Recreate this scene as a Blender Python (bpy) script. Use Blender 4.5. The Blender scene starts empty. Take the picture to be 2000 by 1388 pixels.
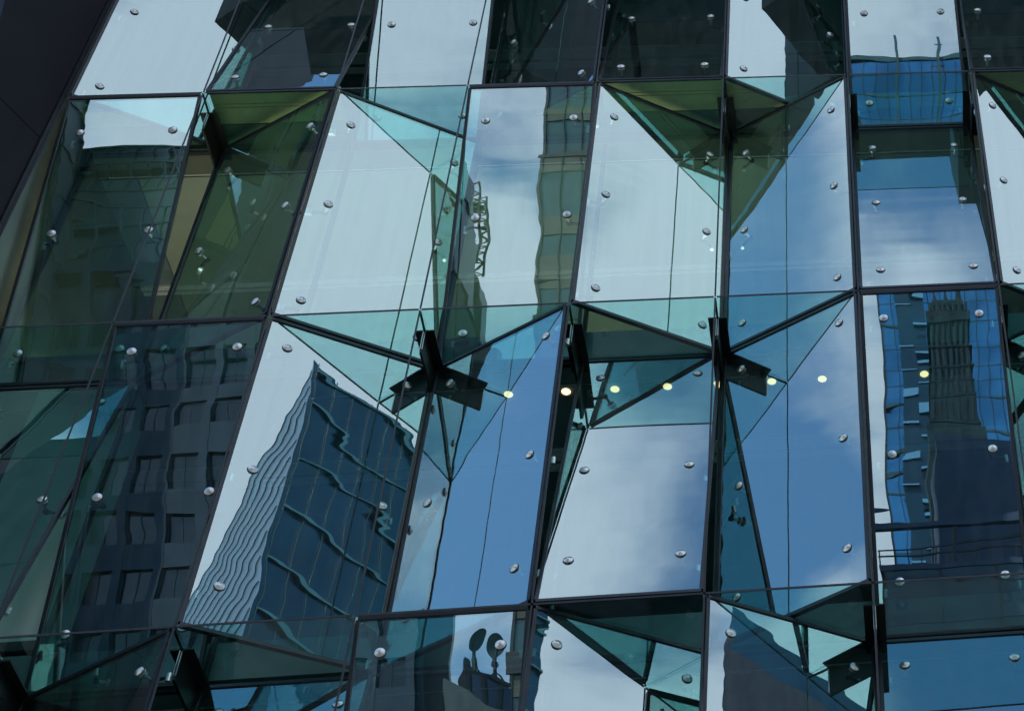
import bpy, math, random
from mathutils import Vector, Matrix

random.seed(7)
C = bpy.context.scene.collection
R = math.radians
sc = bpy.context.scene

# ------------------------------------------------------------------ camera
cam_d = bpy.data.cameras.new("camera")
cam = bpy.data.objects.new("camera", cam_d)
C.objects.link(cam)
CAM = Vector((8.178, -11.598, 1.6))
rot = Matrix(((0.98958858, 0.05393431, -0.1334374),
              (-0.0518144, -0.73146039, -0.67991247),
              (-0.13427478, 0.67974759, -0.72105027)))
cam.matrix_world = Matrix.Translation(CAM) @ rot.to_4x4()
cam_d.sensor_width = 36.0
cam_d.lens = 67.497
cam_d.shift_x = -0.60725
cam_d.shift_y = 0.08687
cam_d.clip_start = 0.1
cam_d.clip_end = 3000.0
sc.camera = cam

# ------------------------------------------------------------------ world
SUN_AZ, SUN_EL = -140.0, 48.0          # azimuth from -Y towards +X
sd = Vector((math.sin(R(SUN_AZ)) * math.cos(R(SUN_EL)), -math.cos(R(SUN_AZ)) * math.cos(R(SUN_EL)), math.sin(R(SUN_EL))))
world = bpy.data.worlds.new("World")
sc.world = world
world.use_nodes = True
wt = world.node_tree
wt.nodes.clear()


def wn(t, **k):
    n = wt.nodes.new(t)
    for a, b in k.items():
        setattr(n, a, b)
    return n


def wmath(op, a, b=None, clamp=False):
    n = wn("ShaderNodeMath", operation=op, use_clamp=clamp)
    for i, v in enumerate((a, b)):
        if v is None:
            continue
        if isinstance(v, (int, float)):
            n.inputs[i].default_value = v
        else:
            wt.links.new(v, n.inputs[i])
    return n.outputs[0]


sky = wn("ShaderNodeTexSky", sky_type="NISHITA")
sky.sun_disc = False
sky.sun_elevation = R(SUN_EL)
sky.sun_rotation = math.atan2(sd.x, sd.y)
sky.air_density = 1.3
sky.dust_density = 0.6
sky.ozone_density = 2.5
tc = wn("ShaderNodeTexCoord")
sep = wn("ShaderNodeSeparateXYZ")
wt.links.new(tc.outputs["Generated"], sep.inputs[0])
zz = wmath("ADD", wmath("MAXIMUM", sep.outputs[2], 0.0), 0.25)
comb = wn("ShaderNodeCombineXYZ")
wt.links.new(wmath("DIVIDE", sep.outputs[0], zz), comb.inputs[0])
wt.links.new(wmath("DIVIDE", sep.outputs[1], zz), comb.inputs[1])
noise = wn("ShaderNodeTexNoise")
noise.inputs["Scale"].default_value = 7.5
noise.inputs["Detail"].default_value = 7.0
noise.inputs["Roughness"].default_value = 0.5
noise.inputs["Distortion"].default_value = 0.25
wt.links.new(comb.outputs[0], noise.inputs["Vector"])


def toward(az, el):
    """cosine between the sky direction and a compass direction"""
    v = (math.sin(R(az)) * math.cos(R(el)), -math.cos(R(az)) * math.cos(R(el)), math.sin(R(el)))
    n = wn("ShaderNodeVectorMath", operation="DOT_PRODUCT")
    wt.links.new(tc.outputs["Generated"], n.inputs[0])
    n.inputs[1].default_value = v
    return n.outputs["Value"]


def smooth(v, lo, hi):
    n = wn("ShaderNodeMapRange", interpolation_type="SMOOTHSTEP")
    n.inputs["From Min"].default_value = lo
    n.inputs["From Max"].default_value = hi
    wt.links.new(v, n.inputs["Value"])
    return n.outputs[0]


# cloud cover: a broad bank on the sun's side, a smaller bank overhead, wisps elsewhere
bank = wmath("MULTIPLY", smooth(toward(44, 44), 0.86, 0.965), 0.56)
bank2 = wmath("MULTIPLY", smooth(toward(-16, 66), 0.980, 0.996), 0.47)
low = wmath("MULTIPLY", smooth(toward(0, 22), 0.70, 0.88), 0.46)
bank3 = wmath("MULTIPLY", smooth(toward(-58, 48), 0.962, 0.990), 0.50)
bank = wmath("ADD", bank, bank3)
gap = wmath("ADD", wmath("MULTIPLY", smooth(toward(-74, 47), 0.965, 0.988), 0.55), wmath("MULTIPLY", smooth(toward(5, 60), 0.978, 0.996), 0.45))
bank = wmath("ADD", wmath("SUBTRACT", bank, gap), wmath("MULTIPLY", smooth(toward(6, 75), 0.988, 0.999), 0.22))
cov = wmath("ADD", wmath("ADD", bank, bank2), wmath("ADD", low, wmath("ADD", wmath("MULTIPLY", wmath("SUBTRACT", noise.outputs["Fac"], 0.5), 1.7), 0.46)))
cfac = smooth(cov, 0.50, 1.05)
bg1 = wn("ShaderNodeBackground")
bg1.inputs["Strength"].default_value = 0.15
hs = wn("ShaderNodeHueSaturation")
hs.inputs["Saturation"].default_value = 1.22
hs.inputs["Value"].default_value = 1.12
hs.inputs["Hue"].default_value = 0.491
wt.links.new(sky.outputs[0], hs.inputs["Color"])
wt.links.new(hs.outputs[0], bg1.inputs["Color"])
bg2 = wn("ShaderNodeBackground")
bg2.inputs["Color"].default_value = (0.73, 0.875, 1.0, 1)
bg2.inputs["Strength"].default_value = 1.06
mix = wn("ShaderNodeMixShader")
wt.links.new(cfac, mix.inputs[0])
wt.links.new(bg1.outputs[0], mix.inputs[1])
wt.links.new(bg2.outputs[0], mix.inputs[2])
out = wn("ShaderNodeOutputWorld")
wt.links.new(mix.outputs[0], out.inputs[0])

# ------------------------------------------------------------------ sun, exposure
sun_d = bpy.data.lights.new("sun", "SUN")
sun_d.energy = 2.6
sun_d.angle = R(0.5)
sun_d.color = (1.0, 0.97, 0.92)
sun = bpy.data.objects.new("sun", sun_d)
C.objects.link(sun)
sun.location = sd * 60 + Vector((0, 0, 20))
sun.rotation_euler = sd.to_track_quat("Z", "Y").to_euler()

sc.view_settings.view_transform = "Standard"
sc.view_settings.look = "None"
sc.view_settings.exposure = 0.43
sc.view_settings.gamma = 1.0
sc.cycles.max_bounces = 14
sc.cycles.transparent_max_bounces = 40
sc.cycles.glossy_bounces = 8
sc.cycles.diffuse_bounces = 3
sc.cycles.caustics_reflective = False
sc.cycles.caustics_refractive = False
sc.cycles.sample_clamp_indirect = 6.0

# ------------------------------------------------------------------ materials


def mat(name):
    m = bpy.data.materials.new(name)
    m.use_nodes = True
    nt = m.node_tree
    nt.nodes.clear()
    o = nt.nodes.new("ShaderNodeOutputMaterial")
    return m, nt, o


def principled(name, col, rough=0.6, metal=0.0, spec=0.5, var=0.0, vscale=3.0, bump=0.0, bscale=20.0, stretch=None):
    m, nt, o = mat(name)
    p = nt.nodes.new("ShaderNodeBsdfPrincipled")
    p.inputs["Base Color"].default_value = (*col, 1)
    p.inputs["Roughness"].default_value = rough
    p.inputs["Metallic"].default_value = metal
    p.inputs["Specular IOR Level"].default_value = spec
    nt.links.new(p.outputs[0], o.inputs[0])
    if var or bump:
        t = nt.nodes.new("ShaderNodeTexCoord")
        mp = nt.nodes.new("ShaderNodeMapping")
        nt.links.new(t.outputs["Object"], mp.inputs[0])
        if stretch:
            mp.inputs["Scale"].default_value = stretch
    if var:
        n = nt.nodes.new("ShaderNodeTexNoise")
        n.inputs["Scale"].default_value = vscale
        n.inputs["Detail"].default_value = 6
        nt.links.new(mp.outputs[0], n.inputs["Vector"])
        r = nt.nodes.new("ShaderNodeValToRGB")
        r.color_ramp.elements[0].position = 0.3
        r.color_ramp.elements[1].position = 0.7
        r.color_ramp.elements[0].color = (*[c * (1 - var) for c in col], 1)
        r.color_ramp.elements[1].color = (*[min(1, c * (1 + var)) for c in col], 1)
        nt.links.new(n.outputs["Fac"], r.inputs[0])
        nt.links.new(r.outputs[0], p.inputs["Base Color"])
    if bump:
        n = nt.nodes.new("ShaderNodeTexNoise")
        n.inputs["Scale"].default_value = bscale
        n.inputs["Detail"].default_value = 4
        nt.links.new(mp.outputs[0], n.inputs["Vector"])
        b = nt.nodes.new("ShaderNodeBump")
        b.inputs["Strength"].default_value = bump
        b.inputs["Distance"].default_value = 0.02
        nt.links.new(n.outputs["Fac"], b.inputs["Height"])
        nt.links.new(b.outputs[0], p.inputs["Normal"])
    return m


def glass(name, tint, base, amount=0.0, gloss=(1, 1, 1)):
    """flat glass: a tinted see-through layer under a coating that mirrors, with slight roller waves"""
    m, nt, o = mat(name)
    tr = nt.nodes.new("ShaderNodeBsdfTransparent")
    tr.inputs[0].default_value = (*tint, 1)
    gl = nt.nodes.new("ShaderNodeBsdfGlossy")
    gl.inputs["Roughness"].default_value = 0.0
    gl.inputs["Color"].default_value = (*gloss, 1)
    fr = nt.nodes.new("ShaderNodeFresnel")
    ge = nt.nodes.new("ShaderNodeNewGeometry")   # the same mirror strength from either side of the sheet
    io = nt.nodes.new("ShaderNodeMapRange")
    io.inputs["To Min"].default_value = 1.5
    io.inputs["To Max"].default_value = 1 / 1.5
    nt.links.new(ge.outputs["Backfacing"], io.inputs["Value"])
    nt.links.new(io.outputs[0], fr.inputs[0])
    ma = nt.nodes.new("ShaderNodeMath")
    ma.operation = "MULTIPLY_ADD"
    ma.inputs[1].default_value = 1 - base
    ma.inputs[2].default_value = base
    ma.use_clamp = True
    nt.links.new(fr.outputs[0], ma.inputs[0])
    mx = nt.nodes.new("ShaderNodeMixShader")
    nt.links.new(ma.outputs[0], mx.inputs[0])
    nt.links.new(tr.outputs[0], mx.inputs[1])
    nt.links.new(gl.outputs[0], mx.inputs[2])
    if not amount:
        nt.links.new(mx.outputs[0], o.inputs[0])
    else:                                    # a thin film of dust and rain streaks
        t_ = nt.nodes.new("ShaderNodeTexCoord")
        mp_ = nt.nodes.new("ShaderNodeMapping")
        mp_.inputs["Scale"].default_value = (9.0, 9.0, 0.35)
        nt.links.new(t_.outputs["Object"], mp_.inputs[0])
        ns = nt.nodes.new("ShaderNodeTexNoise")
        ns.inputs["Scale"].default_value = 1.0
        ns.inputs["Detail"].default_value = 5
        nt.links.new(mp_.outputs[0], ns.inputs["Vector"])
        mr = nt.nodes.new("ShaderNodeMapRange")
        mr.inputs["From Min"].default_value = 0.42
        mr.inputs["From Max"].default_value = 0.75
        mr.inputs["To Min"].default_value = 0.008
        mr.inputs["To Max"].default_value = 0.055
        nt.links.new(ns.outputs["Fac"], mr.inputs["Value"])
        df = nt.nodes.new("ShaderNodeBsdfDiffuse")
        df.inputs[0].default_value = (0.55, 0.58, 0.56, 1)
        m2 = nt.nodes.new("ShaderNodeMixShader")
        nt.links.new(mr.outputs[0], m2.inputs[0])
        nt.links.new(mx.outputs[0], m2.inputs[1])
        nt.links.new(df.outputs[0], m2.inputs[2])
        nt.links.new(m2.outputs[0], o.inputs[0])
    if amount > 0.001:
        t = nt.nodes.new("ShaderNodeTexCoord")
        oi = nt.nodes.new("ShaderNodeObjectInfo")
        off = nt.nodes.new("ShaderNodeVectorMath")
        off.operation = "MULTIPLY_ADD"
        nt.links.new(oi.outputs["Random"], off.inputs[0])
        off.inputs[1].default_value = (40, 17, 29)
        nt.links.new(t.outputs["Object"], off.inputs[2])
        h = None
        for scl, st, w in (((0.9, 0.9, 1.5), 1.0, 1.0), ((0.5, 0.5, 5.5), 1.0, 0.17), ((4.5, 4.5, 4.5), 1.0, 0.05)):
            mp = nt.nodes.new("ShaderNodeMapping")
            mp.inputs["Scale"].default_value = scl
            nt.links.new(off.outputs[0], mp.inputs[0])
            n = nt.nodes.new("ShaderNodeTexNoise")
            n.inputs["Scale"].default_value = st
            n.inputs["Detail"].default_value = 0
            nt.links.new(mp.outputs[0], n.inputs["Vector"])
            mu = nt.nodes.new("ShaderNodeMath")
            mu.operation = "MULTIPLY_ADD"
            mu.inputs[1].default_value = w
            mu.inputs[2].default_value = 0.0
            nt.links.new(n.outputs["Fac"], mu.inputs[0])
            if h is not None:
                nt.links.new(h, mu.inputs[2])
            h = mu.outputs[0]
        b = nt.nodes.new("ShaderNodeBump")
        b.inputs["Strength"].default_value = 1.0
        b.inputs["Distance"].default_value = amount
        nt.links.new(h, b.inputs["Height"])
        nt.links.new(b.outputs[0], gl.inputs["Normal"])
    return m


def clear(name, tint):
    m, nt, o = mat(name)
    tr = nt.nodes.new("ShaderNodeBsdfTransparent")
    tr.inputs[0].default_value = (*tint, 1)
    nt.links.new(tr.outputs[0], o.inputs[0])
    return m


def emit(name, col, s):
    m, nt, o = mat(name)
    e = nt.nodes.new("ShaderNodeEmission")
    e.inputs[0].default_value = (*col, 1)
    e.inputs[1].default_value = s
    nt.links.new(e.outputs[0], o.inputs[0])
    return m


M_PANE = glass("coated_glass", (0.38, 0.72, 0.67), 0.38, 0.0022, (0.84, 0.96, 1.0))
M_BACK = clear("glass_inner_face", (0.98, 1.0, 0.99))
M_FIN = glass("fin_glass", (0.58, 0.88, 0.85), 0.03, 0.0006)
M_GASKET = principled("dark_gasket", (0.012, 0.012, 0.016), 0.45, var=0.3, vscale=6)
M_BAR = principled("dark_anodised_frame", (0.035, 0.035, 0.044), 0.38, 0.4, var=0.25, vscale=5)
M_STEEL = principled("dark_painted_steel", (0.014, 0.014, 0.013), 0.42, 0.2, var=0.4, vscale=8, bump=0.1, bscale=60)
M_STAIN = principled("brushed_stainless_steel", (0.80, 0.75, 0.74), 0.36, 1.0, var=0.12, vscale=40)
M_ARM = principled("cast_steel_arm", (0.05, 0.055, 0.055), 0.4, 0.7, var=0.3, vscale=20)
M_CLAD = principled("black_metal_cladding", (0.012, 0.010, 0.015), 0.55, 0.0, 0.25, var=0.25, vscale=1.2, bump=0.05, bscale=30)
M_WARM = principled("warm_grey_panel", (0.20, 0.20, 0.165), 0.35, 0.3, 0.6, var=0.35, vscale=1.2)
M_BLOCKER = principled("matt_navy_blocker", (0.02, 0.036, 0.05), 0.95, 0.0, 0.0, var=0.2, vscale=0.8)
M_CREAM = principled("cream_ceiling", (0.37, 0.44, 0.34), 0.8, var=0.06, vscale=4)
M_SOFF_LIT = principled("lit_cream_soffit", (0.95, 0.62, 0.31), 0.8, var=0.06, vscale=4)  # brighter copy of the cream ceiling, lamplight put into its colour
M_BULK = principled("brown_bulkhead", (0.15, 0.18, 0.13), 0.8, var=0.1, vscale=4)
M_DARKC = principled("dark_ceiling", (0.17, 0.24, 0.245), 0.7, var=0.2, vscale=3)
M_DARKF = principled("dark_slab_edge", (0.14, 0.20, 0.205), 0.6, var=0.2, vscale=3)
M_ALU = principled("pale_aluminium", (0.86, 0.88, 0.86), 0.45, 0.2, var=0.05, vscale=6)
M_LAMP = emit("warm_downlight", (1.0, 0.55, 0.25), 2.8)
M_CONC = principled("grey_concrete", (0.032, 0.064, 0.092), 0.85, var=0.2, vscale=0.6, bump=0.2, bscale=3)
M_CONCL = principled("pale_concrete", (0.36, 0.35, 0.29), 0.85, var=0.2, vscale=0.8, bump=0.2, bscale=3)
M_WIN = principled("dark_window_glass", (0.012, 0.02, 0.024), 0.12, 0.0, 0.6)
M_TEALG = principled("teal_tower_glass", (0.04, 0.10, 0.10), 0.22, 0.0, 0.8, var=0.25, vscale=0.3, stretch=(1, 1, 0.25))
M_OLIVEB = principled("olive_spandrel", (0.07, 0.08, 0.055), 0.5, var=0.3, vscale=0.4)
M_BLUEG = principled("blue_curtain_glass", (0.09, 0.27, 0.42), 0.14, 0.85, 0.5, var=0.3, vscale=0.25)
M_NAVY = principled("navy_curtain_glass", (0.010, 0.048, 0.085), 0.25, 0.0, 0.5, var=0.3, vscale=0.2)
M_PALEB = principled("pale_blue_landing_and_sky_face", (0.16, 0.42, 0.60), 0.35, 0.2, 0.6, var=0.08, vscale=0.3)  # landing colour; stands for reflected sky on the corner tower's bright face
M_TEALB = principled("teal_band", (0.035, 0.11, 0.125), 0.4, var=0.2, vscale=0.6)
M_TEALB2 = principled("light_teal_band", (0.07, 0.20, 0.23), 0.4, var=0.2, vscale=0.6)
M_LINE = principled("dark_mullion", (0.012, 0.022, 0.028), 0.5)
M_GREYB = principled("grey_blue_render", (0.06, 0.10, 0.165), 0.8, var=0.1, vscale=0.4)
M_SLATE = principled("slate_cladding", (0.05, 0.085, 0.105), 0.5, var=0.2, vscale=0.3)
M_ROUGH = principled("roughcast_wall", (0.038, 0.052, 0.072), 0.9, var=0.25, vscale=1.5, bump=1.0, bscale=2.2, stretch=(1, 1, 0.35))
M_ORN = principled("dark_carved_stone", (0.007, 0.036, 0.048), 0.85, var=0.6, vscale=1.6, bump=1.0, bscale=2.5)
M_WHITE = principled("white_render", (0.78, 0.76, 0.70), 0.85, var=0.08, vscale=1.0)
M_ASPH = principled("asphalt", (0.05, 0.05, 0.052), 0.9, var=0.25, vscale=0.8, bump=0.3, bscale=25)
M_PAVE = principled("paving", (0.26, 0.25, 0.23), 0.85, var=0.15, vscale=1.5)
M_MARK = principled("road_paint", (0.75, 0.75, 0.72), 0.7, var=0.1, vscale=4)

# ------------------------------------------------------------------ mesh helpers


class MB:
    def __init__(self):
        self.v, self.f, self.mi = [], [], []

    def face(self, idx, m=0):
        self.f.append(idx)
        self.mi.append(m)

    def hexa(self, p, m=0, sides=None):
        """p: 4 lower corners then 4 upper corners in the same turning order; sides: six material slots"""
        b = len(self.v)
        self.v += [tuple(q) for q in p]
        fs = [(3, 2, 1, 0), (4, 5, 6, 7), (0, 1, 5, 4), (1, 2, 6, 5), (2, 3, 7, 6), (3, 0, 4, 7)]
        for k, q in enumerate(fs):
            self.face([b + i for i in q], sides[k] if sides else m)

    def box(self, lo, hi, m=0, sides=None):
        x0, y0, z0 = lo
        x1, y1, z1 = hi
        self.hexa([(x0, y0, z0), (x1, y0, z0), (x1, y1, z0), (x0, y1, z0),
                   (x0, y0, z1), (x1, y0, z1), (x1, y1, z1), (x0, y1, z1)], m, sides)

    def bar(self, a, b, w, d, up, m=0):
        a, b, up = Vector(a), Vector(b), Vector(up)
        t = (b - a).normalized()
        s = t.cross(up).normalized() * (w / 2)
        u = s.cross(t).normalized() * (d / 2)
        self.hexa([a - s - u, a + s - u, a + s + u, a - s + u, b - s - u, b + s - u, b + s + u, b - s + u], m)

    def tube(self, a, b, r0, r1=None, n=12, m=0, cap=True):
        a, b = Vector(a), Vector(b)
        r1 = r0 if r1 is None else r1
        t = (b - a).normalized()
        x = t.orthogonal().normalized()
        y = t.cross(x)
        i0 = len(self.v)
        for c, r in ((a, r0), (b, r1)):
            for k in range(n):
                an = 2 * math.pi * k / n
                self.v.append(tuple(c + x * (r * math.cos(an)) + y * (r * math.sin(an))))
        for k in range(n):
            self.face([i0 + k, i0 + (k + 1) % n, i0 + n + (k + 1) % n, i0 + n + k], m)
        if cap:
            self.face([i0 + k for k in reversed(range(n))], m)
            self.face([i0 + n + k for k in range(n)], m)

    def lathe(self, prof, n=20, m=0):
        """profile of (radius, height) about local Z"""
        i0 = len(self.v)
        for r, z in prof:
            for k in range(n):
                an = 2 * math.pi * k / n
                self.v.append((r * math.cos(an), r * math.sin(an), z))
        for j in range(len(prof) - 1):
            for k in range(n):
                self.face([i0 + j * n + k, i0 + j * n + (k + 1) % n, i0 + (j + 1) * n + (k + 1) % n, i0 + (j + 1) * n + k], m)
        self.face([i0 + k for k in reversed(range(n))], m)
        self.face([i0 + (len(prof) - 1) * n + k for k in range(n)], m)

    def data(self, name, mats):
        me = bpy.data.meshes.new(name)
        me.from_pydata(self.v, [], self.f)
        for x in (mats if isinstance(mats, (list, tuple)) else [mats]):
            me.materials.append(x)
        for p, k in zip(me.polygons, self.mi):
            p.material_index = k
        me.update()
        return me

    def build(self, name, mats, parent=None, loc=None):
        o = bpy.data.objects.new(name, self.data(name, mats))
        C.objects.link(o)
        if parent is not None:
            o.parent = parent
        if loc is not None:
            o.location = loc
        return o


def shifted(mb, v):
    mb.v = [(p[0] - v[0], p[1] - v[1], p[2] - v[2]) for p in mb.v]
    return mb


def tag(o, label=None, cat=None, group=None, kind=None):
    if label:
        o["label"] = label
    if cat:
        o["category"] = cat
    if group:
        o["group"] = group
    if kind:
        o["kind"] = kind
    return o


def empty(name, loc):
    o = bpy.data.objects.new(name, None)
    C.objects.link(o)
    o.location = loc
    return o


# ------------------------------------------------------------------ the ground
g = MB()
g.face([0, 1, 2, 3])
g.v = [(-900, -900, 0), (900, -900, 0), (900, 900, 0), (-900, 900, 0)]
tag(g.build("ground", M_ASPH), kind="structure")
g = MB()
g.box((-300, -13.5, 0.004), (300, 0.9, 0.13))
g.box((-300, -40, 0.004), (300, -27, 0.13))
tag(g.build("pavement", M_PAVE), kind="structure")
g = MB()
for k in range(-30, 30):
    x = k * 6.0
    g.v += [(x, -20.07, 0.004), (x + 3, -20.07, 0.004), (x + 3, -19.93, 0.004), (x, -19.93, 0.004)]
    g.face([len(g.v) - 4 + i for i in range(4)])
tag(g.build("lane_markings", M_MARK), kind="structure")

# ------------------------------------------------------------------ the glass facade
W, H, D, ZA = 1.35, 3.8301, 0.725, 20.0855
NI, J0, J1 = 9, -1, 3                     # bays 0..8, rows -1..2


def node(i, j, d):
    return Vector((i * W, d * D, ZA - j * H))


TYPES = {                                   # depth of the four corners TL TR BL BR
    "TB": (1, 1, 0, 0), "BB": (0, 0, 1, 1), "RL": (1, 0, 1, 0), "RR": (0, 1, 0, 1)}
GRID = {
    -1: ["RR", "TB", "BB", "RL", "TB", "RR", "BB", "TB", "RL"],
    0: ["BB", "RL", "RR", "BB", "RR", "RL", "TB", "RR", "BB"],
    1: ["TB", "BB", "RR", "RL", "TB", "RL", "BB", "RL", "RR"],
    2: ["RR", "RL", "TB", "BB", "RR", "RR", "TB", "BB", "TB"]}

LAB = {
    (0, -1): "pale sky window in the top row beside the black cladding",
    (1, -1): "dark glass pane in the top row between the first pale sky pane and the second",
    (2, -1): "tall pale sky pane in the top row directly above the widest pale sky pane",
    (3, -1): "dark glass pane in the top row with a narrow blue strip down one side",
    (4, -1): "almost black glass pane in the top row between the blue-strip pane and the half-sky pane",
    (5, -1): "top row pane half pale sky and half dark triangle above the olive ceiling corner",
    (6, -1): "top row pane mirroring a blue glass tower top with two roof masts",
    (7, -1): "black glass pane in the upper corner past the pane with the mirrored tower masts",
    (8, -1): "glass pane at the far end of the top row",
    (0, 0): "middle row pane mirroring a flat-roofed office block beside the black cladding",
    (1, 0): "dark green glass pane in the middle row behind the first steel bracket",
    (2, 0): "large pale sky pane in the middle row next to the dark green pane",
    (3, 0): "middle row pane mirroring a slim lattice mast and half a teal tower",
    (4, 0): "whitish cloud-filled pane in the middle row below the olive ceiling",
    (5, 0): "blue sky pane in the middle row with teal triangles above and a thin upright seam",
    (6, 0): "middle row pane dark in its upper half and blue with streaky cloud below",
    (7, 0): "pale sky pane at the end of the middle row with dark rooftop shapes low down",
    (8, 0): "glass pane at the far end of the middle row",
    (0, 1): "dark teal pane below the mirrored office block, beside a pale glass sliver",
    (1, 1): "dark pane mirroring a grid of black office windows",
    (2, 1): "pane mirroring a blue corner tower with rippling floor lines",
    (3, 1): "deep blue cloudless pane with a teal triangle and a mirrored bracket",
    (4, 1): "pane of grey-white cloud below a dark teal soffit reflection",
    (5, 1): "blue pane with drifting white cloud and a mirrored black bracket",
    (6, 1): "pane mirroring dark towers and a carved stone tower beside a white sky strip",
    (7, 1): "narrow visible dark pane past the mirrored carved stone tower",
    (8, 1): "glass pane at the far end of the lower row",
    (0, 2): "bottom row pane hidden beyond the corner below the pale sliver",
    (1, 2): "dark teal pane in the bottom row under the office-window reflection",
    (2, 2): "bottom row pane under the corner tower reflection, blue below a black soffit",
    (3, 2): "bottom row pane mirroring two satellite dishes on a concrete roof",
    (4, 2): "white sky pane in the bottom row cut by a turquoise triangle",
    (5, 2): "bottom row pane mirroring a grey roughcast wall beside a white strip",
    (6, 2): "plain deep blue pane in the bottom corner under a dark glass soffit",
    (7, 2): "glass pane past the plain deep blue bottom pane",
    (8, 2): "glass pane at the far end of the bottom row"}
# small errors of setting: yaw and pitch of single panes in degrees
SET = {(6, 1): (-0.27, 0.0), (6, -1): (0.0, 0.0), (0, 0): (0.0, 0.0)}

# the button fixing: a stainless cap outside, a dark arm behind
cap = MB()
cap.lathe([(0.034, 0.0105), (0.040, 0.012), (0.0415, 0.020), (0.040, 0.025), (0.010, 0.038), (0.003, 0.038)], 24, 0)
cap.lathe([(0.046, 0.0102), (0.046, 0.0125)], 24, 1)
cap.lathe([(0.036, -0.030), (0.036, -0.012)], 16, 0)
cap.tube((0, 0, -0.030), (0, 0, -0.11), 0.014, 0.014, 10, 0)
CAP = cap.data("fixing_bolt", [M_STAIN, M_GASKET])
arm_r = MB()
arm_r.tube((0, 0, -0.11), (0.125, 0.0, -0.15), 0.017, 0.014, 10, 0)
arm_r.lathe([(0.022, -0.13), (0.026, -0.125), (0.026, -0.10), (0.018, -0.09)], 12, 0)
arm_r.tube((0.125, 0.035, -0.15), (0.125, -0.045, -0.15), 0.020, 0.020, 10, 1)
ARM = {1: arm_r.data("spider_arm", [M_ARM, M_STAIN])}
arm_l = MB()
arm_l.v = [(-x, y, z) for x, y, z in arm_r.v]
arm_l.f = [list(reversed(f)) for f in arm_r.f]
arm_l.mi = list(arm_r.mi)
ARM[-1] = arm_l.data("spider_arm", [M_ARM, M_STAIN])

for j in range(J0, J1):
    for i in range(NI):
        t = GRID[j][i]
        dd = TYPES[t]
        cor = []
        for k, (di, dj) in enumerate(((0, 0), (1, 0), (0, 1), (1, 1))):
            p = node(i + di, j + dj, dd[k])
            p.y += 0.012 if dd[k] == 0 else -0.012
            p.x += 0.026 if di == 0 else -0.026
            p.z += -0.030 if dj == 0 else 0.030
            cor.append(p)
        ctr = (cor[0] + cor[1] + cor[2] + cor[3]) / 4
        yaw, pit = SET.get((i, j), (random.uniform(-0.02, 0.02), random.uniform(-0.02, 0.02)))
        rm = Matrix.Rotation(R(yaw), 3, "Z") @ Matrix.Rotation(R(pit), 3, "X")
        tl, tr, bl, br = [rm @ (p - ctr) for p in cor]
        n = (bl - tl).cross(tr - tl).normalized()
        if n.y > 0:
            n = -n
        uu = (tr - tl).normalized()
        vv = (bl - tl).normalized()
        h = n * 0.010
        b = MB()
        # outer face first: order seen from outside
        b.hexa([tl - h, bl - h, br - h, tr - h, tl + h, bl + h, br + h, tr + h], 0, [1, 0, 2, 2, 2, 2])
        pane = b.build("facade_window", [M_PANE, M_BACK, M_GASKET], None, ctr)
        tag(pane, LAB[(i, j)], "window", "tilted mirror glass windows of the facade", "thing")
        f = MB()
        e = 0.017
        for a, c, inw in ((tl, tr, vv), (bl, br, -vv)):
            f.bar(a + inw * 0.002, c + inw * 0.002, 0.036, 0.044, n)
        for a, c, inw in ((tl, bl, uu), (tr, br, -uu)):
            f.bar(a + vv * 0.021 + inw * 0.001, c - vv * 0.021 + inw * 0.001, 0.030, 0.038, n)
        f.build("edge_frame", M_BAR, pane)
        # six button fixings
        lw, lh = (tr - tl).length, (bl - tl).length
        vs = (0.52, 1.93, 3.46) if j in (-1, 0) else (0.33, 1.94, 3.30)
        for s, u in ((-1, 0.20), (1, lw - 0.19)):
            for v in vs:
                p = tl + uu * u + vv * v + n * 0.0
                m4 = Matrix((uu, n.cross(uu), n)).transposed().to_4x4()
                m4.translation = p
                bo = bpy.data.objects.new("fixing_bolt", CAP)
                C.objects.link(bo)
                bo.parent = pane
                bo.matrix_local = m4
                ao = bpy.data.objects.new("spider_arm", ARM[s])
                C.objects.link(ao)
                ao.parent = bo

# glass fins between the bays and glass shelves between the rows
FIN_L = ["beside the black cladding", "between the mirrored office block and dark green window",
         "next to the widest pale sky window", "of the first bracket star",
         "of the bracket with the long mirror image", "of the second bracket star",
         "before the two-tone dark and blue window", "past the two-tone dark and blue window",
         "before the last bay", "on the last line of the facade"]
ROW_L = {-1: "top row", 0: "middle row", 1: "lower row", 2: "bottom row"}
for j in range(J0, J1):
    for i in range(NI + 1):
        a, z0, z1 = i * W, ZA - (j + 1) * H + 0.012, ZA - j * H - 0.012
        o = empty("glass_fin", (a, 0, z0))
        tag(o, "upright glass fin, %s, %s" % (ROW_L[j], FIN_L[i]), "glass fin", "upright glass fins of the facade")
        b = MB()
        b.box((-0.009, 0.0, 0), (0.009, D, z1 - z0), 0, [0, 0, 0, 1, 0, 1])
        b.build("fin_glass", [M_FIN, M_BACK], o)
        b = MB()
        b.box((-0.008, -0.005, 0), (0.008, -0.001, z1 - z0))
        b.build("edge_strip", M_BAR, o)
        b = MB()
        b.box((-0.020, D + 0.001, 0), (0.020, D + 0.05, z1 - z0))
        b.build("back_rail", M_GASKET, o)
BAY_L = ["bay beside the black cladding", "bay of the dark green window", "bay of the widest pale sky window",
         "bay of the lattice mast reflection", "bay of the cloudy white windows", "bay of the blue cloud windows",
         "bay of the mirrored tower masts", "bay at the picture's edge", "last bay of the facade"]
SEAM_L = {-1: "above the top row", 0: "under the top row", 1: "under the middle row", 2: "under the lower row", 3: "under the bottom row"}
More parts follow.
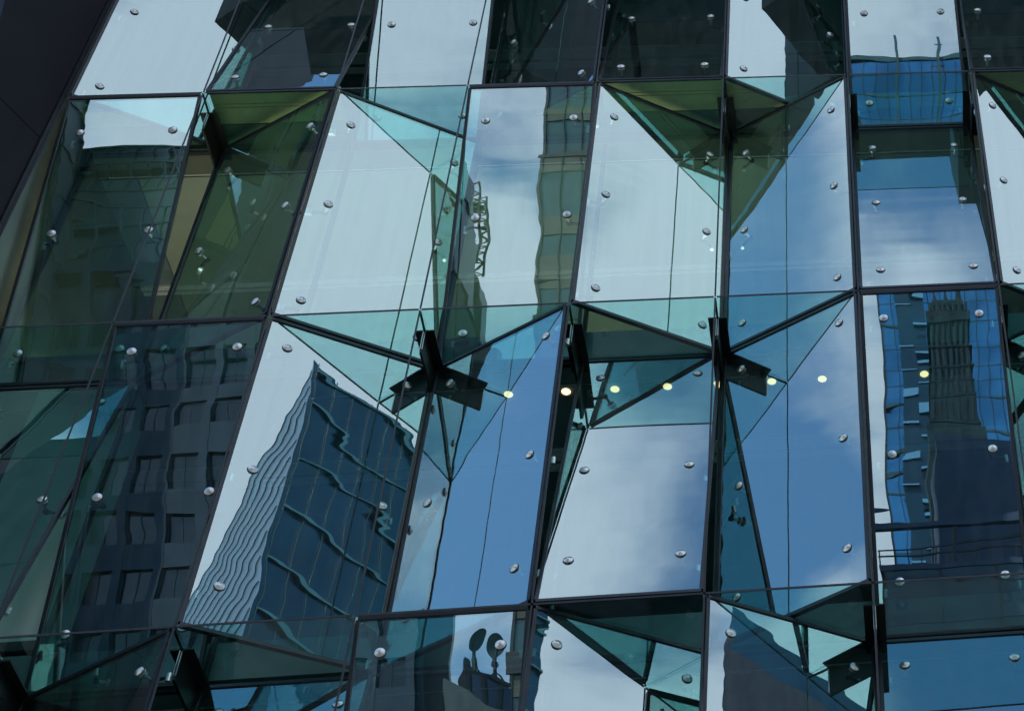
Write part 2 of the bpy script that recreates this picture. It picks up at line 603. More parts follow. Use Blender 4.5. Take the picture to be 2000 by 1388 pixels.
for j in range(J0, J1 + 1):
    for i in range(NI):
        o = empty("glass_shelf", (i * W, 0, ZA - j * H))
        tag(o, "flat glass shelf %s, %s" % (SEAM_L[j], BAY_L[i]), "glass shelf", "flat glass shelves between the pane rows")
        b = MB()
        b.box((0.013, 0.0, -0.008), (W - 0.013, D, 0.008), 0, [0, 1, 1, 0, 0, 0])
        b.build("shelf_glass", [M_FIN, M_BACK], o)
        b = MB()
        b.box((0.013, -0.006, -0.011), (W - 0.013, -0.001, 0.011))
        b.build("edge_strip", M_BAR, o)
        b = MB()
        b.box((0.021, D + 0.001, -0.02), (W - 0.021, D + 0.045, 0.02))
        b.build("back_rail", M_GASKET, o)

# steel brackets at the nodes: a flat flange, an upright web below it, a pin to the outer joint
NODE_L = {
    (1, 0): "in the olive corner under the first pale top pane", (2, 0): "behind the joint above the wide pale sky pane",
    (3, 0): "above the lattice mast reflection", (4, 0): "above the whitish cloud pane",
    (5, 0): "in the middle of the olive ceiling triangle", (6, 0): "at the near side of the mirrored blue tower's shelf",
    (7, 0): "at the far side of the mirrored blue tower's shelf", (1, 1): "behind the joint of the dark office-window pane",
    (2, 1): "behind the joint above the corner tower reflection", (3, 1): "at the star beside the corner tower reflection",
    (4, 1): "beside the star, above its own long mirror image", (5, 1): "at the star between the grey cloud and blue cloud windows",
    (6, 1): "behind the joint above the carved stone tower reflection", (7, 1): "at the edge past the carved stone tower reflection",
    (1, 2): "in the bottom corner under the office-window reflection", (2, 2): "in the black soffit under the corner tower reflection",
    (3, 2): "behind the joint above the satellite dishes", (4, 2): "behind the joint above the turquoise triangle",
    (5, 2): "behind the joint above the roughcast wall reflection", (6, 2): "in the black corner beside the deep blue bottom pane",
    (7, 2): "at the last bottom joint"}
BR = [(1, 0), (5, 0), (6, 0), (7, 0), (3, 1), (4, 1), (5, 1), (7, 1), (1, 2), (2, 2), (6, 2)]
for i, j in BR:
    o = empty("steel_bracket", (i * W, 0, ZA - j * H))
    tag(o, "black steel bracket arm " + NODE_L[(i, j)], "bracket", "black steel bracket arms at the glass joints")
    b = MB()
    b.box((-0.088, 0.225, -0.042), (0.088, D + 0.10, -0.026))
    b.build("flange", M_STEEL, o)
    b = MB()
    L = 0.30
    b.hexa([(-0.011, 0.235, -0.042 - L), (0.011, 0.235, -0.042 - L), (0.011, D + 0.02, -0.042 - L), (-0.011, D + 0.02, -0.042 - L),
            (-0.011, 0.235, -0.043), (0.011, 0.235, -0.043), (0.011, D + 0.10, -0.043), (-0.011, D + 0.10, -0.043)])
    w = b.build("web_plate", M_STEEL, o)
    b = MB()
    for yy in (-0.009, 0.009):
        b.box((yy - 0.003, 0.222, -0.30), (yy + 0.003, 0.234, -0.046))
    b.build("bright_edge", M_STAIN, w)
    b = MB()
    b.tube((0, 0.01, -0.020), (0, 0.24, -0.034), 0.011, 0.011, 10)
    b.build("pin", M_STEEL, o)

# ------------------------------------------------------------------ floors and ceilings behind the glass
X0, X1, YB = -0.3, NI * W + 0.3, 7.0


def clip(poly, f):
    res = []
    for k, p in enumerate(poly):
        q = poly[(k + 1) % len(poly)]
        fp, fq = f(p), f(q)
        if fp >= 0:
            res.append(p)
        if (fp > 0) != (fq > 0) and abs(fp - fq) > 1e-9:
            t = fp / (fp - fq)
            res.append((p[0] + (q[0] - p[0]) * t, p[1] + (q[1] - p[1]) * t))
    return res


def floor_slab(j, cream):
    z = ZA - j * H + 0.12
    o = empty("floor_slab", ((X0 + X1) / 2, 1.0, z))
    nm = {-1: "dark floor slab above the top row of glass", 0: "floor slab with cream ceiling between the top and middle rows",
          1: "dark floor slab with downlights between the middle and lower rows", 2: "dark floor slab between the lower and bottom rows",
          3: "dark floor slab below the bottom row"}[j]
    tag(o, nm, "floor slab", "floor slabs behind the glass")
    ox, oy = o.location.x, o.location.y
    b = MB()
    b.box((X0 - ox, 1.18 - oy, 0.03), (X1 - ox, YB - oy, 0.45))
    b.build("slab", M_DARKF, o)
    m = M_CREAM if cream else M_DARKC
    b = MB()
    b.box((X0 - ox, D + 0.42 - oy, 0.0), (X1 - ox, YB - oy, 0.028))
    if cream:
        b = MB()
        b.box((X0 - ox, D + 0.42 - oy, 0.0), (0.25 * W - ox, YB - oy, 0.028), 1)
        b.box((0.26 * W - ox, D + 0.42 - oy, 0.0), (5.96 * W - ox, YB - oy, 0.028))
        b.box((5.97 * W - ox, D + 0.42 - oy, 0.0), (X1 - ox, YB - oy, 0.028), 1)
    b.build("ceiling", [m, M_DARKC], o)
    b = MB()
    b.box((X0 - ox, D + 0.06 - oy, -0.006), (X1 - ox, D + 0.40 - oy, 0.40))
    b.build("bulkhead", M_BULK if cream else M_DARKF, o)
    if cream:
        b = MB()
        b.box((X0 - ox, 1.19 - oy, 0.45), (X1 - ox, 1.27 - oy, 1.35))
        b.build("upstand", M_CREAM, o)
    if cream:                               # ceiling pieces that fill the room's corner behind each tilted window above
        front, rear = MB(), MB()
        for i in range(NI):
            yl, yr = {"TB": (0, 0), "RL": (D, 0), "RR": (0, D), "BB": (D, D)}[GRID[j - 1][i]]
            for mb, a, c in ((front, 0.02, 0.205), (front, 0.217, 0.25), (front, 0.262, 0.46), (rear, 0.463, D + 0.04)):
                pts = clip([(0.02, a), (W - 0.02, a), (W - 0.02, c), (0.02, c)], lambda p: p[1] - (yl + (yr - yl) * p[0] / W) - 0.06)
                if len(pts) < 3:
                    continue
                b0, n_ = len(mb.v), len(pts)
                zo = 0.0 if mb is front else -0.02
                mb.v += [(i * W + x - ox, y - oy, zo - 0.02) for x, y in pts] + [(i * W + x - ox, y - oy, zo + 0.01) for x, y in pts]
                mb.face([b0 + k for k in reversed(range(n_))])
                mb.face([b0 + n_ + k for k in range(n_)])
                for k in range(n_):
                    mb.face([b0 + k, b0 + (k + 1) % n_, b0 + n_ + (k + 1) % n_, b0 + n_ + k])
        front.build("edge_ceiling", M_SOFF_LIT, o)
        rear.build("rear_ceiling", M_BULK, o)
    b = MB()
    b.box((X0 - ox, 1.105 - oy, -0.014), (X1 - ox, 1.117 - oy, -0.001))
    b.build("glazing_head", M_ALU, o)
    b = MB()
    if cream:
        b.box((X0 - ox, 2.60 - oy, -0.04), (X1 - ox, 2.66 - oy, -0.002))
        b.box((X0 - ox, 2.70 - oy, -0.02), (X1 - ox, 2.74 - oy, -0.002))
    else:
        b.box((X0 - ox, 1.95 - oy, -0.03), (X1 - ox, 2.10 - oy, -0.002))
        b.box((X0 - ox, 2.16 - oy, -0.03), (X1 - ox, 2.24 - oy, -0.002))
    b.build("ceiling_trim", M_ALU, o)
    return o


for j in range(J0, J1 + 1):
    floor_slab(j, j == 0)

# downlights in the ceiling of the lower row
lamp = MB()
lamp.lathe([(0.044, -0.001), (0.044, 0.010)], 24, 0)
ring = MB()
n = 24
for k in range(n):
    for r, z in ((0.044, -0.002), (0.056, -0.006), (0.062, 0.0)):
        a = 2 * math.pi * k / n
        ring.v.append((r * math.cos(a), r * math.sin(a), z))
for k in range(n):
    q = (k + 1) % n
    for s in (0, 1):
        ring.face([k * 3 + s, q * 3 + s, q * 3 + s + 1, k * 3 + s + 1])
LM, RM = lamp.data("lamp_disc", M_LAMP), ring.data("trim_ring", M_ALU)
zc = ZA - H + 0.12
DL = [(1.10, "shining yellow through the dark office-window pane"), (4.64, "at the edge of the teal triangle in the cloudless blue pane"),
      (5.19, "just past the line beside the cloudless blue pane"), (5.66, "in the dark teal soffit, nearer its bracket"),
      (6.17, "in the dark teal soffit, on the thick diagonal"), (6.66, "behind the dark upright by the second star of brackets"),
      (7.19, "at the tip of the mirrored bracket in the blue cloud pane"), (7.69, "alone on open blue in the blue cloud pane"),
      (8.71, "over the mirrored dark tower beside the carved stone tower")]
for x, lab in DL:
    o = empty("downlight", (x, 1.19, zc))
    tag(o, "round warm ceiling downlight " + lab, "ceiling light", "round downlights behind the lower row of glass")
    for nm, me in (("lamp_disc", LM), ("trim_ring", RM)):
        c = bpy.data.objects.new(nm, me)
        C.objects.link(c)
        c.parent = o
        c.location = (0, 0, -0.008)

# an added lamp hidden behind the slab, throwing light on the middle row's ceiling
o = empty("added_uplight", (4.0, 1.55, ZA - H + 0.575))
tag(o, "added unseen lamp throwing warm light on the cream ceiling of the middle row", "lamp")
b = MB()
b.box((-3.9, -0.10, 0), (3.9, 0.10, 0.10))
b.build("housing", M_BAR, o)
b = MB()
b.box((-3.85, -0.08, 0.101), (3.85, 0.08, 0.115))
b.build("diffuser", emit("added_uplight_glow", (1.0, 0.93, 0.76), 11.5), o)

# an added pale column, making the sliver at the second joint line bright
o = empty("added_column", (0.86, 1.02, ZA - 2 * H + 0.58))
tag(o, "added pale column brightening the glass sliver beside the mirrored office windows", "column")
b = MB()
hc = H - 0.47
b.hexa([(-0.42, -0.20, 0), (0.42, -0.20, 0), (0.42, 0.20, 0), (-0.42, 0.20, 0), (-0.42, -0.20, hc), (0.42, -0.20, hc), (0.42, 0.20, hc), (-0.42, 0.20, hc)])
b.build("shaft", M_WHITE, o)
b = MB()
b.box((-0.46, -0.24, 0.0), (0.46, 0.24, 0.10))
b.build("base_collar", M_BAR, o)

# the core of the building and its blank ends
b = MB()
b.box((X0, YB, 0), (X1, YB + 0.3, 34))
tag(b.build("back_wall", M_DARKF), "dark wall deep inside behind the glass facade", "wall")
b = MB()
b.box((X1, 0.9, 0), (X1 + 0.3, YB + 0.3, 34))
tag(b.build("end_wall", M_CLAD), "black end wall at the far side of the facade", "wall")
b = MB()
b.box((X0 + 0.6, 0.0, ZA + H + 0.16), (X1, 0.9, ZA + H + 8))
for i in (1, 3, 4, 6, 7, 8):                    # unseen overhangs added to darken the sky mirrored in the windows below
    b.box((i * W + 0.05, -0.6 if i in (1, 6) else -1.25, ZA + H + 0.16), ((i + 1) * W - 0.05, -0.002, ZA + H + 8))
tag(b.build("upper_wall", M_DARKF), "black wall above the top row, with added overhangs darkening the glass reflections", "wall")
b = MB()
b.box((X0 - 0.1, 0.02, 0.0), (X1, 0.9, ZA - 3 * H - 0.05))
tag(b.build("base_wall", M_CLAD), "black base wall under the bottom row of glass", "wall")

# black cladding: a return that comes forward at the end of the glass, in tall panels
o = empty("clad_wall", (-0.05, 0, 0))
tag(o, "black metal clad return wall with fine panel joints beside the glass", "wall")
wd = Vector((-0.42, -0.907, 0)).normalized()
wn_ = Vector((0.907, -0.42, 0)).normalized()
zs = [7.5, 11.6, 14.4, 16.5, 19.30, 23.13, 27.0, 34]


def reach(z):
    if z < 16.4:
        return 0.95 if z < 14.5 else 0.30
    return max(0.10, min(2.8, 0.30 + (z - 16.5) * 0.165))


for a, c in zip(zs, zs[1:]):
    b = MB()
    a, c = a + 0.006, c - 0.006
    p0, p1, p2 = wd * 0.03, wd * reach(a), wd * reach(c)
    t = wn_ * 0.12
    za_, zc_ = Vector((0, 0, a)), Vector((0, 0, c))
    b.hexa([p0 + za_, p1 + za_, p1 - t + za_, p0 - t + za_, p0 + zc_, p2 + zc_, p2 - t + zc_, p0 - t + zc_])
    b.build("clad_panel", M_CLAD, o)
b = MB()
b.bar(wd * 0.0 + Vector((0.0, 0.0, 0.1)), wd * 0.0 + Vector((0, 0, 33.9)), 0.05, 0.06, wn_)
b.build("edge_trim", M_BAR, o)
b = MB()
b.box((-0.9, 0.04, 0), (0.015, 7.3, 34))
b.build("inner_return", M_WARM, o)

# an added dark slab outside the frame, blocking sky mirrored in the first lower window
o = empty("sky_blocker", (-3.25, -3.75, 0))
tag(o, "added dark slab out of frame, blocking the sky mirrored in the lower edge window", "wall")
b = MB()
for k in range(6):
    b.box((-0.95, -0.12, k * 4.4 + 0.01), (0.95, 0.12, k * 4.4 + 4.39))
b.build("clad_panel", M_BLOCKER, o)
b = MB()
b.box((-0.99, -0.14, 0), (-0.951, 0.14, 26.4))
b.box((0.951, -0.14, 0), (0.99, 0.14, 26.4))
b.build("edge_trim", M_BLOCKER, o)

# ------------------------------------------------------------------ the city across the street, seen mirrored


def tower(name, label, cat, cx, cy, w, d, h, mats, floor=3.9, bay=1.6, band=0.5, mull=0.12, z0=0.0, ang=0.0, body=None):
    """a glass tower: body, floor bands, mullions"""
    o = empty(name, (cx, cy, z0))
    o.rotation_euler.z = ang
    tag(o, label, cat)
    b = MB()
    b.box((-w / 2, -d / 2, 0), (w / 2, d / 2, h))
    b.build("glazing", mats[0], o)
    b = MB()
    k = 0
    while (k + 1) * floor < h:
        z = (k + 1) * floor
        b.box((-w / 2 - 0.10, -d / 2 - 0.10, z - band), (w / 2 + 0.10, d / 2 + 0.10, z))
        k += 1
    b.build("floor_bands", mats[1], o)
    b = MB()
    for k in range(int(w / bay) + 1):
        x = -w / 2 + k * bay
        b.box((x - mull / 2, -d / 2 - 0.2, 0), (x + mull / 2, -d / 2 + 0.0, h))
        b.box((x - mull / 2, d / 2 - 0.0, 0), (x + mull / 2, d / 2 + 0.2, h))
    for k in range(int(d / bay) + 1):
        y = -d / 2 + k * bay
        b.box((-w / 2 - 0.2, y - mull / 2, 0), (-w / 2, y + mull / 2, h))
        b.box((w / 2, y - mull / 2, 0), (w / 2 + 0.2, y + mull / 2, h))
    b.build("mullions", mats[2], o)
    b = MB()
    b.box((-w / 2 - 0.3, -d / 2 - 0.3, h), (w / 2 + 0.3, d / 2 + 0.3, h + 0.8))
    b.build("roof", mats[1], o)
    return o


# office block with punched windows and a glazed crown with a braced top
ax0, ax1, ay, ah = -45.7, -20.0, -100.0, 90.4
o = empty("office_block", ((ax0 + ax1) / 2, ay, 0))
tag(o, "grey concrete office block with rows of dark square windows, seen mirrored", "building")
ox, oy = o.location.x, o.location.y
pitch, fl = 2.27, 3.85
cols = int((ax1 - ax0) / pitch)
b = MB()
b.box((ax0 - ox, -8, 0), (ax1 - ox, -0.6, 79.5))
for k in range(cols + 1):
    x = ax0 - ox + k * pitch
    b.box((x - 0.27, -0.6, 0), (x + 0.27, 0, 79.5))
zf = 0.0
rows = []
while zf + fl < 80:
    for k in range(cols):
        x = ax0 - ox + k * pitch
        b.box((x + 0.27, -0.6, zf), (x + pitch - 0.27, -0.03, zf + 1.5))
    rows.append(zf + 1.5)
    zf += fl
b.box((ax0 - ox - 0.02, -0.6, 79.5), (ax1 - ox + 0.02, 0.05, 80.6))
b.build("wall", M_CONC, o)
wb = MB()
ww, wh = pitch - 0.54, fl - 1.5
wb.box((0, -0.06, 0), (ww, -0.02, wh), 0)
wb.box((0, -0.02, 0), (0.06, 0.04, wh), 1)
wb.box((ww - 0.06, -0.02, 0), (ww, 0.04, wh), 1)
wb.box((ww / 2 - 0.03, -0.02, 0.06), (ww / 2 + 0.03, 0.03, wh - 0.06), 1)
wb.box((0.06, -0.02, 0), (ww - 0.06, 0.06, 0.06), 1)
wb.box((0.06, -0.02, wh - 0.06), (ww - 0.06, 0.04, wh), 1)
WM = wb.data("window", [M_WIN, M_CONC])
rest = MB()
cnt = 0
for z in rows:
    for k in range(cols):
        x = ax0 - ox + k * pitch + 0.27
        show = (z > 44 and k < 6) or (36 < z < 60 and k >= cols - 4)
        if show and cnt < 100:
            c = bpy.data.objects.new("window", WM)
            C.objects.link(c)
            c.parent = o
            c.location = (x, -0.45, z)
            cnt += 1
        else:
            rest.box((x, -0.51, z), (x + ww, -0.45, z + wh))
tag(rest.build("window_rest", M_WIN, o), kind="stuff")
b = MB()
b.box((ax0 - ox + 0.2, -8, 80.6), (ax1 - ox - 0.2, -0.3, 87.2))
b.build("glazed_crown", M_TEALG, o)
b = MB()
for k in range(17):
    x = ax0 - ox + 0.2 + k * 1.54
    b.box((x - 0.07, -0.3, 80.6), (x + 0.07, -0.1, 86.0))
for z in (82.3, 84.2, 86.0):
    b.box((ax0 - ox + 0.2, -0.28, z - 0.06), (ax1 - ox - 0.2, -0.12, z + 0.06))
b.build("crown_mullions", M_TEALB, o)
b = MB()
for z in (87.3, 88.8, 90.2):
    b.box((ax0 - ox, -0.25, z), (ax1 - ox, 0.0, z + 0.22))
for k in range(24):
    x = ax0 - ox + k * 1.04
    b.bar((x, -0.12, 87.3), (x + 1.04, -0.12, 90.3), 0.12, 0.12, (0, 1, 0))
    b.bar((x + 1.04, -0.12, 87.3), (x, -0.12, 90.3), 0.12, 0.12, (0, 1, 0))
b.box((ax0 - ox + 0.1, -6, 87.2), (ax1 - ox - 0.1, -0.3, 90.35))
b.build("roof_truss", M_TEALG, o)

# slate tower overlapping the office block
o = tower("slate_tower", "tall slate-grey tower edge overlapping the office block, seen mirrored", "building", -54.2, -94, 20, 6, 130,
          [M_SLATE, M_SLATE, M_LINE], 3.8, 2.5, 0.3, 0.06)

# slim dark tower with a lattice mast
o = empty("mast_tower", (-20.9, -110, 0))
tag(o, "slim dark tower with an open lattice mast on top, seen mirrored", "building")
b = MB()
b.box((-2.4, -0.8, 0), (0.4, 0.8, 68.0))
b.hexa([(-2.4, -0.8, 68), (0.4, -0.8, 68), (0.4, 0.8, 68), (-2.4, 0.8, 68), (-2.4, -0.8, 70), (2.0, -0.8, 70), (2.0, 0.8, 70), (-2.4, 0.8, 70)])
b.box((-2.4, -0.8, 70), (2.0, 0.8, 79.0))
b.box((-2.4, -0.8, 79.0), (0.9, 0.8, 83.5))
b.hexa([(-2.4, -0.8, 83.5), (0.9, -0.8, 83.5), (0.9, 0.8, 83.5), (-2.4, 0.8, 83.5), (-2.4, -0.8, 85.4), (0.2, -0.8, 85.4), (0.2, 0.8, 85.4), (-2.4, 0.8, 85.4)])
b.build("body", M_TEALG, o)
b = MB()
for x in (-2.2, -0.9, 0.6):
    for y in (-1.2, 1.2):
        b.tube((x, y, 85.4), (x * 0.9, y, 92.5), 0.11, 0.09, 8)
for k in range(6):
    z = 85.6 + k * 1.15
    for y in (-1.2, 1.2):
        b.tube((-2.2, y, z), (-0.9, y, z + 1.15), 0.07, 0.07, 6)
        b.tube((-0.9, y, z), (0.6, y, z + 1.15), 0.07, 0.07, 6)
        b.tube((0.6, y, z), (-0.9, y, z + 1.15), 0.07, 0.07, 6)
        b.tube((-2.2, y, z), (0.6, y, z), 0.06, 0.06, 6)
b.box((-2.3, -1.1, 85.4), (-1.1, 1.1, 91.8))
b.build("lattice_mast", M_LINE, o)

# tall teal and olive tower
o = tower("teal_tower", "tall teal glass tower with olive floor bands, seen mirrored as a strip", "building", -5.9, -98, 13.2, 14, 135,
          [M_TEALG, M_OLIVEB, M_LINE], 4.1, 1.25, 1.3, 0.08)
b = MB()
for k in range(8, 33, 3):
    b.box((-6.9, 7.02, k * 4.1 + 0.2), (6.9, 7.30, k * 4.1 + 0.9))
b.build("plant_band", M_LINE, o)

# concrete roof with two satellite dishes
o = empty("low_block", (-11.6, -70, 0))
tag(o, "pale concrete block with a dark roof house, below two satellite dishes", "building")
b = MB()
foot = [(0.0, 0.0), (2.05, -5.0), (1.2, -7.6), (-1.0, -7.0)]
b.hexa([(x, y, 0) for x, y in foot] + [(x, y, 37.4) for x, y in foot])
for a_, c_ in ((0, 1), (3, 0)):
    p0, p1 = Vector((*foot[a_], 0)), Vector((*foot[c_], 0))
    for z in (33.3, 34.6, 35.9):
        b.bar(p0 + Vector((0, 0, z)), p1 + Vector((0, 0, z)), 0.03, 0.05, (0, 0, 1))
b.build("wall", M_CONCL, o)
w = MB()
w.box((0.06, -0.02, 0), (0.60, 0.05, 1.5), 0)
w.box((0.30, 0.05, 0), (0.34, 0.09, 1.5), 1)
w.box((0.06, 0.05, 0.7), (0.30, 0.08, 0.75), 1)
WM2 = w.data("window", [M_WIN, M_CONCL])
wang = math.atan2(-5.0, 2.05)
for z in (33.9, 31.4, 28.9):
    for k in range(7):
        c = bpy.data.objects.new("window", WM2)
        C.objects.link(c)
        c.parent = o
        c.location = (0.05 + 0.30 * k, 0.03 - 0.73 * k, z - 0.6)
        c.rotation_euler.z = wang
b = MB()
rh = [(0.5, -2.6), (2.0, -5.4), (1.0, -7.0), (-0.5, -5.5)]
b.hexa([(x, y, 37.4) for x, y in rh] + [(x, y, 39.0) for x, y in rh])
b.hexa([(x * 1.04, y, 39.0) for x, y in rh] + [(x * 1.04, y, 39.2) for x, y in rh])
b.build("roof_house", M_LINE, o)
b = MB()
for k in range(3):
    t0, t1 = 0.12 + k * 0.3, 0.28 + k * 0.3
    q0 = Vector((0.5 + 1.7 * t0 + 0.06, -2.6 - 3.4 * t0 + 0.03, 37.5))
    q1 = Vector((0.5 + 1.7 * t1 + 0.06, -2.6 - 3.4 * t1 + 0.03, 37.5))
    n_ = Vector((0.89, 0.45, 0)) * 0.05
    up = Vector((0, 0, 1.35))
    b.hexa([q0 - n_, q1 - n_, q1 + n_, q0 + n_, q0 - n_ + up, q1 - n_ + up, q1 + n_ + up, q0 + n_ + up])
b.build("louvre_panel", M_GREYB, o)


def dish(loc, r, label, yaw):
    o = empty("satellite_dish", loc)
    tag(o, label, "satellite dish", "satellite dishes on the mirrored roof")
    b = MB()
    nn, pr = 24, []
    for rr in (0.02, 0.25, 0.5, 0.75, 1.0):
        pr.append((rr * r, 0.30 * r * rr * rr))
    i0 = 0
    for rr, hh in pr:
        for k in range(nn):
            a = 2 * math.pi * k / nn
            b.v.append((rr * math.cos(a), hh, rr * 1.15 * math.sin(a)))
    for q in range(len(pr) - 1):
        for k in range(nn):
            b.face([q * nn + k, q * nn + (k + 1) % nn, (q + 1) * nn + (k + 1) % nn, (q + 1) * nn + k])
    base = len(b.v)
    b.v += [(x, y - 0.03, z) for x, y, z in b.v[:base]]
    for fct in list(b.f):
        b.face([base + k for k in reversed(fct)])
    for k in range(nn):
        q = (len(pr) - 1) * nn
        b.face([q + k, base + q + k, base + q + (k + 1) % nn, q + (k + 1) % nn])
    d_ = b.build("reflector", M_CONC, o)
    d_.location = (0, 0, 1.5 * r + 0.6)
    d_.rotation_euler = (R(-24), 0, yaw)
    b = MB()
    b.tube((0, -0.1, 0), (0, -0.05, 1.5 * r + 0.6), 0.10, 0.07, 10)
    b.tube((-0.35, -0.3, 0), (0, -0.05, 1.2 * r), 0.04, 0.04, 8)
    b.tube((0.35, -0.3, 0), (0, -0.05, 1.2 * r), 0.04, 0.04, 8)
    b.build("mast", M_LINE, o)
    return o


dish((-10.12, -74.9, 39.2), 0.42, "grey satellite dish turned to face us, clear against the sky", R(4))
dish((-10.95, -74.0, 39.2), 0.50, "grey satellite dish seen side-on behind the facing one", R(-62))

# blue glass tower with two roof masts
o = tower("blue_tower", "wide blue glass tower with two thin roof masts, seen mirrored", "building", 38.2, -215, 60, 30, 173.8,
          [M_BLUEG, M_TEALB, M_LINE], 3.0, 1.5, 0.25, 0.08)
b = MB()
for x in (-24.2, -18.6):
    b.box((x - 0.18, 14.9, 158), (x + 0.18, 15.9, 176.4))
b.build("roof_mast", M_TEALB, o)
b = MB()                                     # dark stair core with pale landings, lower than the roof
b.box((-28.0, 15.3, 0), (-24.6, 17.2, 143))
b.build("stair_core", M_NAVY, o)
b = MB()
for k in range(33):
    z = 4.0 + k * 4.2
    b.box((-28.1, 17.2, z), (-26.3, 17.6, z + 0.35))
    b.box((-26.2, 17.2, z + 1.9), (-24.5, 17.6, z + 2.25))
b.build("landing", M_PALEB, o)
# carved stone tower
o = empty("stone_tower", (14.6, -150, 0))
tag(o, "dark carved stone tower tapering in steps to a broken top, seen mirrored", "building")
b = MB()
for z0_, z1_, w0, w1 in ((0, 88, 3.4, 2.9), (88, 94, 2.5, 2.2), (94, 100.0, 2.0, 1.75), (100, 103.0, 1.6, 1.4)):
    b.hexa([(-w0, -w0, z0_), (w0, -w0, z0_), (w0, w0, z0_), (-w0, w0, z0_), (-w1, -w1, z1_), (w1, -w1, z1_), (w1, w1, z1_), (-w1, w1, z1_)])
b.build("shaft", M_ORN, o)
b = MB()
for k in range(14):
    z = 70 + k * 2.3
    w_ = 3.0 - (z - 70) * 0.036
    b.box((-w_ - 0.2, -w_ - 0.2, z), (w_ + 0.2, w_ + 0.2, z + 0.3))
    for q in range(7):
        x = -w_ + (q + 0.5) * 2 * w_ / 7
        b.tube((x, w_ + 0.02, z + 0.3), (x + 0.08 * math.sin(k * 5 + q), w_ + 0.02, z + 2.0), 0.24, 0.10, 6)
for x in (-1.2, -0.1, 1.1):
    b.tube((x, 1.0, 102.8), (x, 1.0, 104.2 + 0.5 * math.sin(x * 7)), 0.35, 0.1, 7)
b.build("carved_courses", M_ORN, o)
# grey rendered block and glazed podium with roof rails
b = MB()
b.box((11.8, -150, 0), (34, -128, 77.5))
tag(b.build("grey_block", M_GREYB), "plain grey-blue block below the carved stone tower, seen mirrored", "building")
o = tower("podium_block", "dark glazed podium with a roof walkway below the dark towers, seen mirrored", "building", 21.4, -119, 28.0, 18, 58.6,
          [M_NAVY, M_GREYB, M_LINE], 3.2, 4.0, 0.35, 0.10)
b = MB()
b.box((-14.4, 8.6, 61.8), (14.4, 9.6, 62.4))
b.build("canopy", M_GREYB, o)
b = MB()
for k in range(30):
    x = -14.2 + k * 0.98
    b.box((x - 0.05, 8.7, 59.4), (x + 0.05, 8.8, 61.0))
for z in (60.2, 61.0):
    b.box((-14.3, 8.68, z), (14.3, 8.84, z + 0.14))
for x in (-9, -2, 5, 12):
    b.box((x - 0.14, 8.9, 59.4), (x + 0.14, 9.2, 61.8))
b.build("roof_rail", M_LINE, o)

# corner tower with rippling floor lines (acute corner towards us)
c0 = Vector((43.2, -60.0, 0))
hT = 96.3
d1 = Vector((math.cos(R(-65)), math.sin(R(-65)), 0))
d2 = Vector((math.cos(R(-4)), math.sin(R(-4)), 0))
o = empty("corner_tower", c0)
tag(o, "sharp-cornered tower, one face coloured pale blue for mirrored sky, the other navy, seen mirrored", "building")
L2 = 21.6
p = [Vector((0, 0, 0)), d1 * 40, d1 * 40 + d2 * L2, d2 * L2]
b = MB()
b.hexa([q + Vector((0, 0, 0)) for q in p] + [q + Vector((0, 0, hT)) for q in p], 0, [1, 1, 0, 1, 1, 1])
b.build("glazing", [M_PALEB, M_NAVY], o)  # sky light is put into the pale blue of the first face
b = MB()
n1 = Vector((d1.y, -d1.x, 0))
n2 = Vector((-d2.y, d2.x, 0))
k = 0
while k * 3.95 < hT - 2:
    z = hT - 0.5 - k * 3.95
    zz_ = Vector((0, 0, z))
    for dz in (0.0, -1.98):
        zq = zz_ + Vector((0, 0, dz))
        b.bar(d1 * 0.3 + n1 * 0.04 + zq, d1 * 40 + n1 * 0.04 + zq, 0.05, 0.045, (0, 0, 1), 0)
    b.bar(d2 * 0.3 + n2 * 0.08 + zz_, d2 * L2 + n2 * 0.08 + zz_, 0.2, 0.22, (0, 0, 1), 1)
    k += 1
b.build("floor_bands", [M_TEALB, M_TEALB2], o)
b = MB()
for k in range(14):
    x = d2 * (0.3 + k * 1.5) + n2 * 0.06
    b.bar(x, x + Vector((0, 0, hT)), 0.05, 0.05, n2, 0)
b.build("mullions", M_TEALB, o)

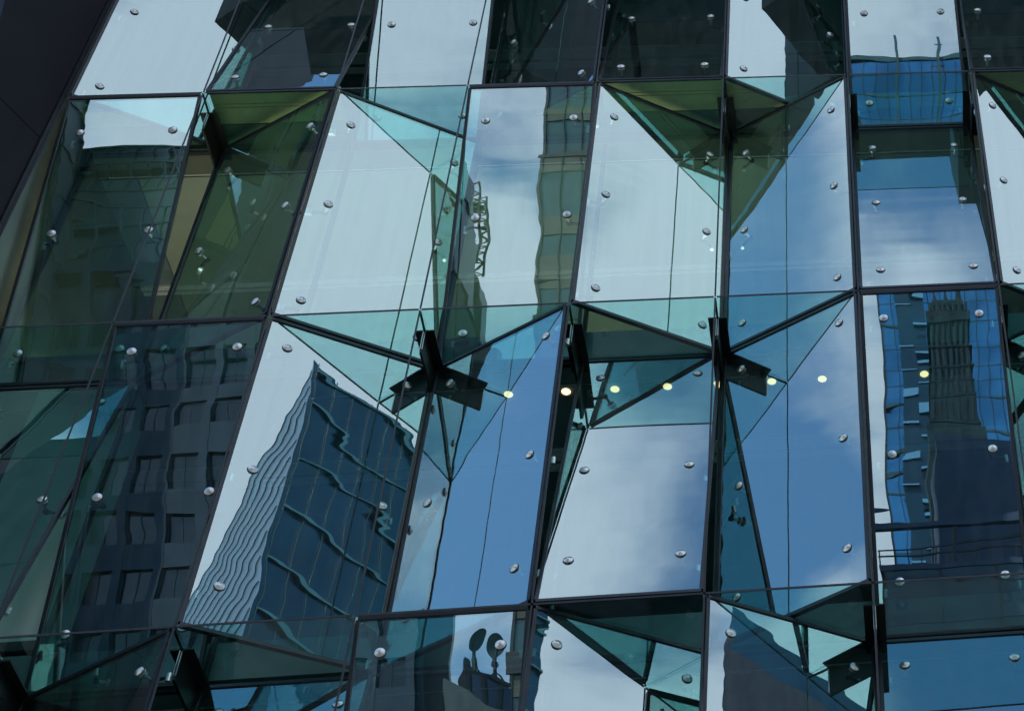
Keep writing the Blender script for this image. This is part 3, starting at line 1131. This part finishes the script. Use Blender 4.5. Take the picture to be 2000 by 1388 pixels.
o = empty("roughcast_block", (96, -66, 0))
tag(o, "grey roughcast wall of a block with a dark upper floor, seen mirrored", "building")
b = MB()
foot = [(-15.6, 6), (20, 6), (26, -3), (10, -12)]
b.hexa([(x, y, 0) for x, y in foot] + [(x, y, 96) for x, y in foot])
b.build("wall", M_ROUGH, o)
b = MB()
foot = [(-15.2, 5.6), (20, 5.6), (26, -3), (10, -11.6)]
b.hexa([(x, y, 96) for x, y in foot] + [(x, y, 99 + max(0, x + 15) * 0.12) for x, y in foot])
b.build("upper_floor", M_NAVY, o)
# dark tower with two upright roof fins, beyond the last bay
o = empty("fin_tower", (75.5, -37, 0))
tag(o, "dark slab tower with two rounded upright roof fins, seen mirrored at the edge", "building")
b = MB()
b.box((-4.5, -3, 0), (12, 3, 94))
b.build("glazing", M_NAVY, o)
b = MB()
for k in range(23):
    b.box((-4.6, -3.1, 3.6 + k * 4), (12.1, 3.1, 4.0 + k * 4))
b.build("floor_bands", M_TEALB, o)
b = MB()
for x, hh in ((-3.4, 8.5), (0.2, 10.5)):
    pts = [(-0.9, 0)] + [(-0.9 + 1.8 * t, hh * (0.55 + 0.45 * math.sqrt(max(0.0, 1 - (2 * t - 1) ** 2)))) for t in [q / 10 for q in range(11)]] + [(0.9, 0)]
    n0 = len(b.v)
    b.v += [(x + px, -1.2, 94 + pz) for px, pz in pts] + [(x + px, 1.2, 94 + pz) for px, pz in pts]
    m_ = len(pts)
    b.face([n0 + k for k in range(m_)])
    b.face([n0 + m_ + k for k in reversed(range(m_))])
    for k in range(m_):
        b.face([n0 + (k + 1) % m_, n0 + k, n0 + m_ + k, n0 + m_ + (k + 1) % m_])
b.build("roof_fin", M_LINE, o)
# white rendered house in the sun
o = empty("white_house", (-38.9, -84, 0))
tag(o, "small white rendered building with punched windows, seen mirrored in a low corner", "building")
b = MB()
b.box((-6, 2.6, 0), (5.6, 4, 45.2))
b.hexa([(-0.2, 2.6, 45.2), (3.4, 2.6, 45.2), (3.4, 4, 45.2), (-0.2, 4, 45.2), (1.2, 2.6, 50.0), (1.5, 2.6, 50.0), (1.5, 4, 50.0), (1.2, 4, 50.0)])
b.build("wall", M_WHITE, o)
w = MB()
w.box((0, 0, 0), (0.5, 0.05, 0.9), 0)
WM3 = w.data("window", M_WIN)
for z in (43.6, 41.9, 40.2, 39.2, 37.2):
    for k in range(7):
        c = bpy.data.objects.new("window", WM3)
        C.objects.link(c)
        c.parent = o
        c.location = (-2.6 + k * 1.15, 4.0, z)
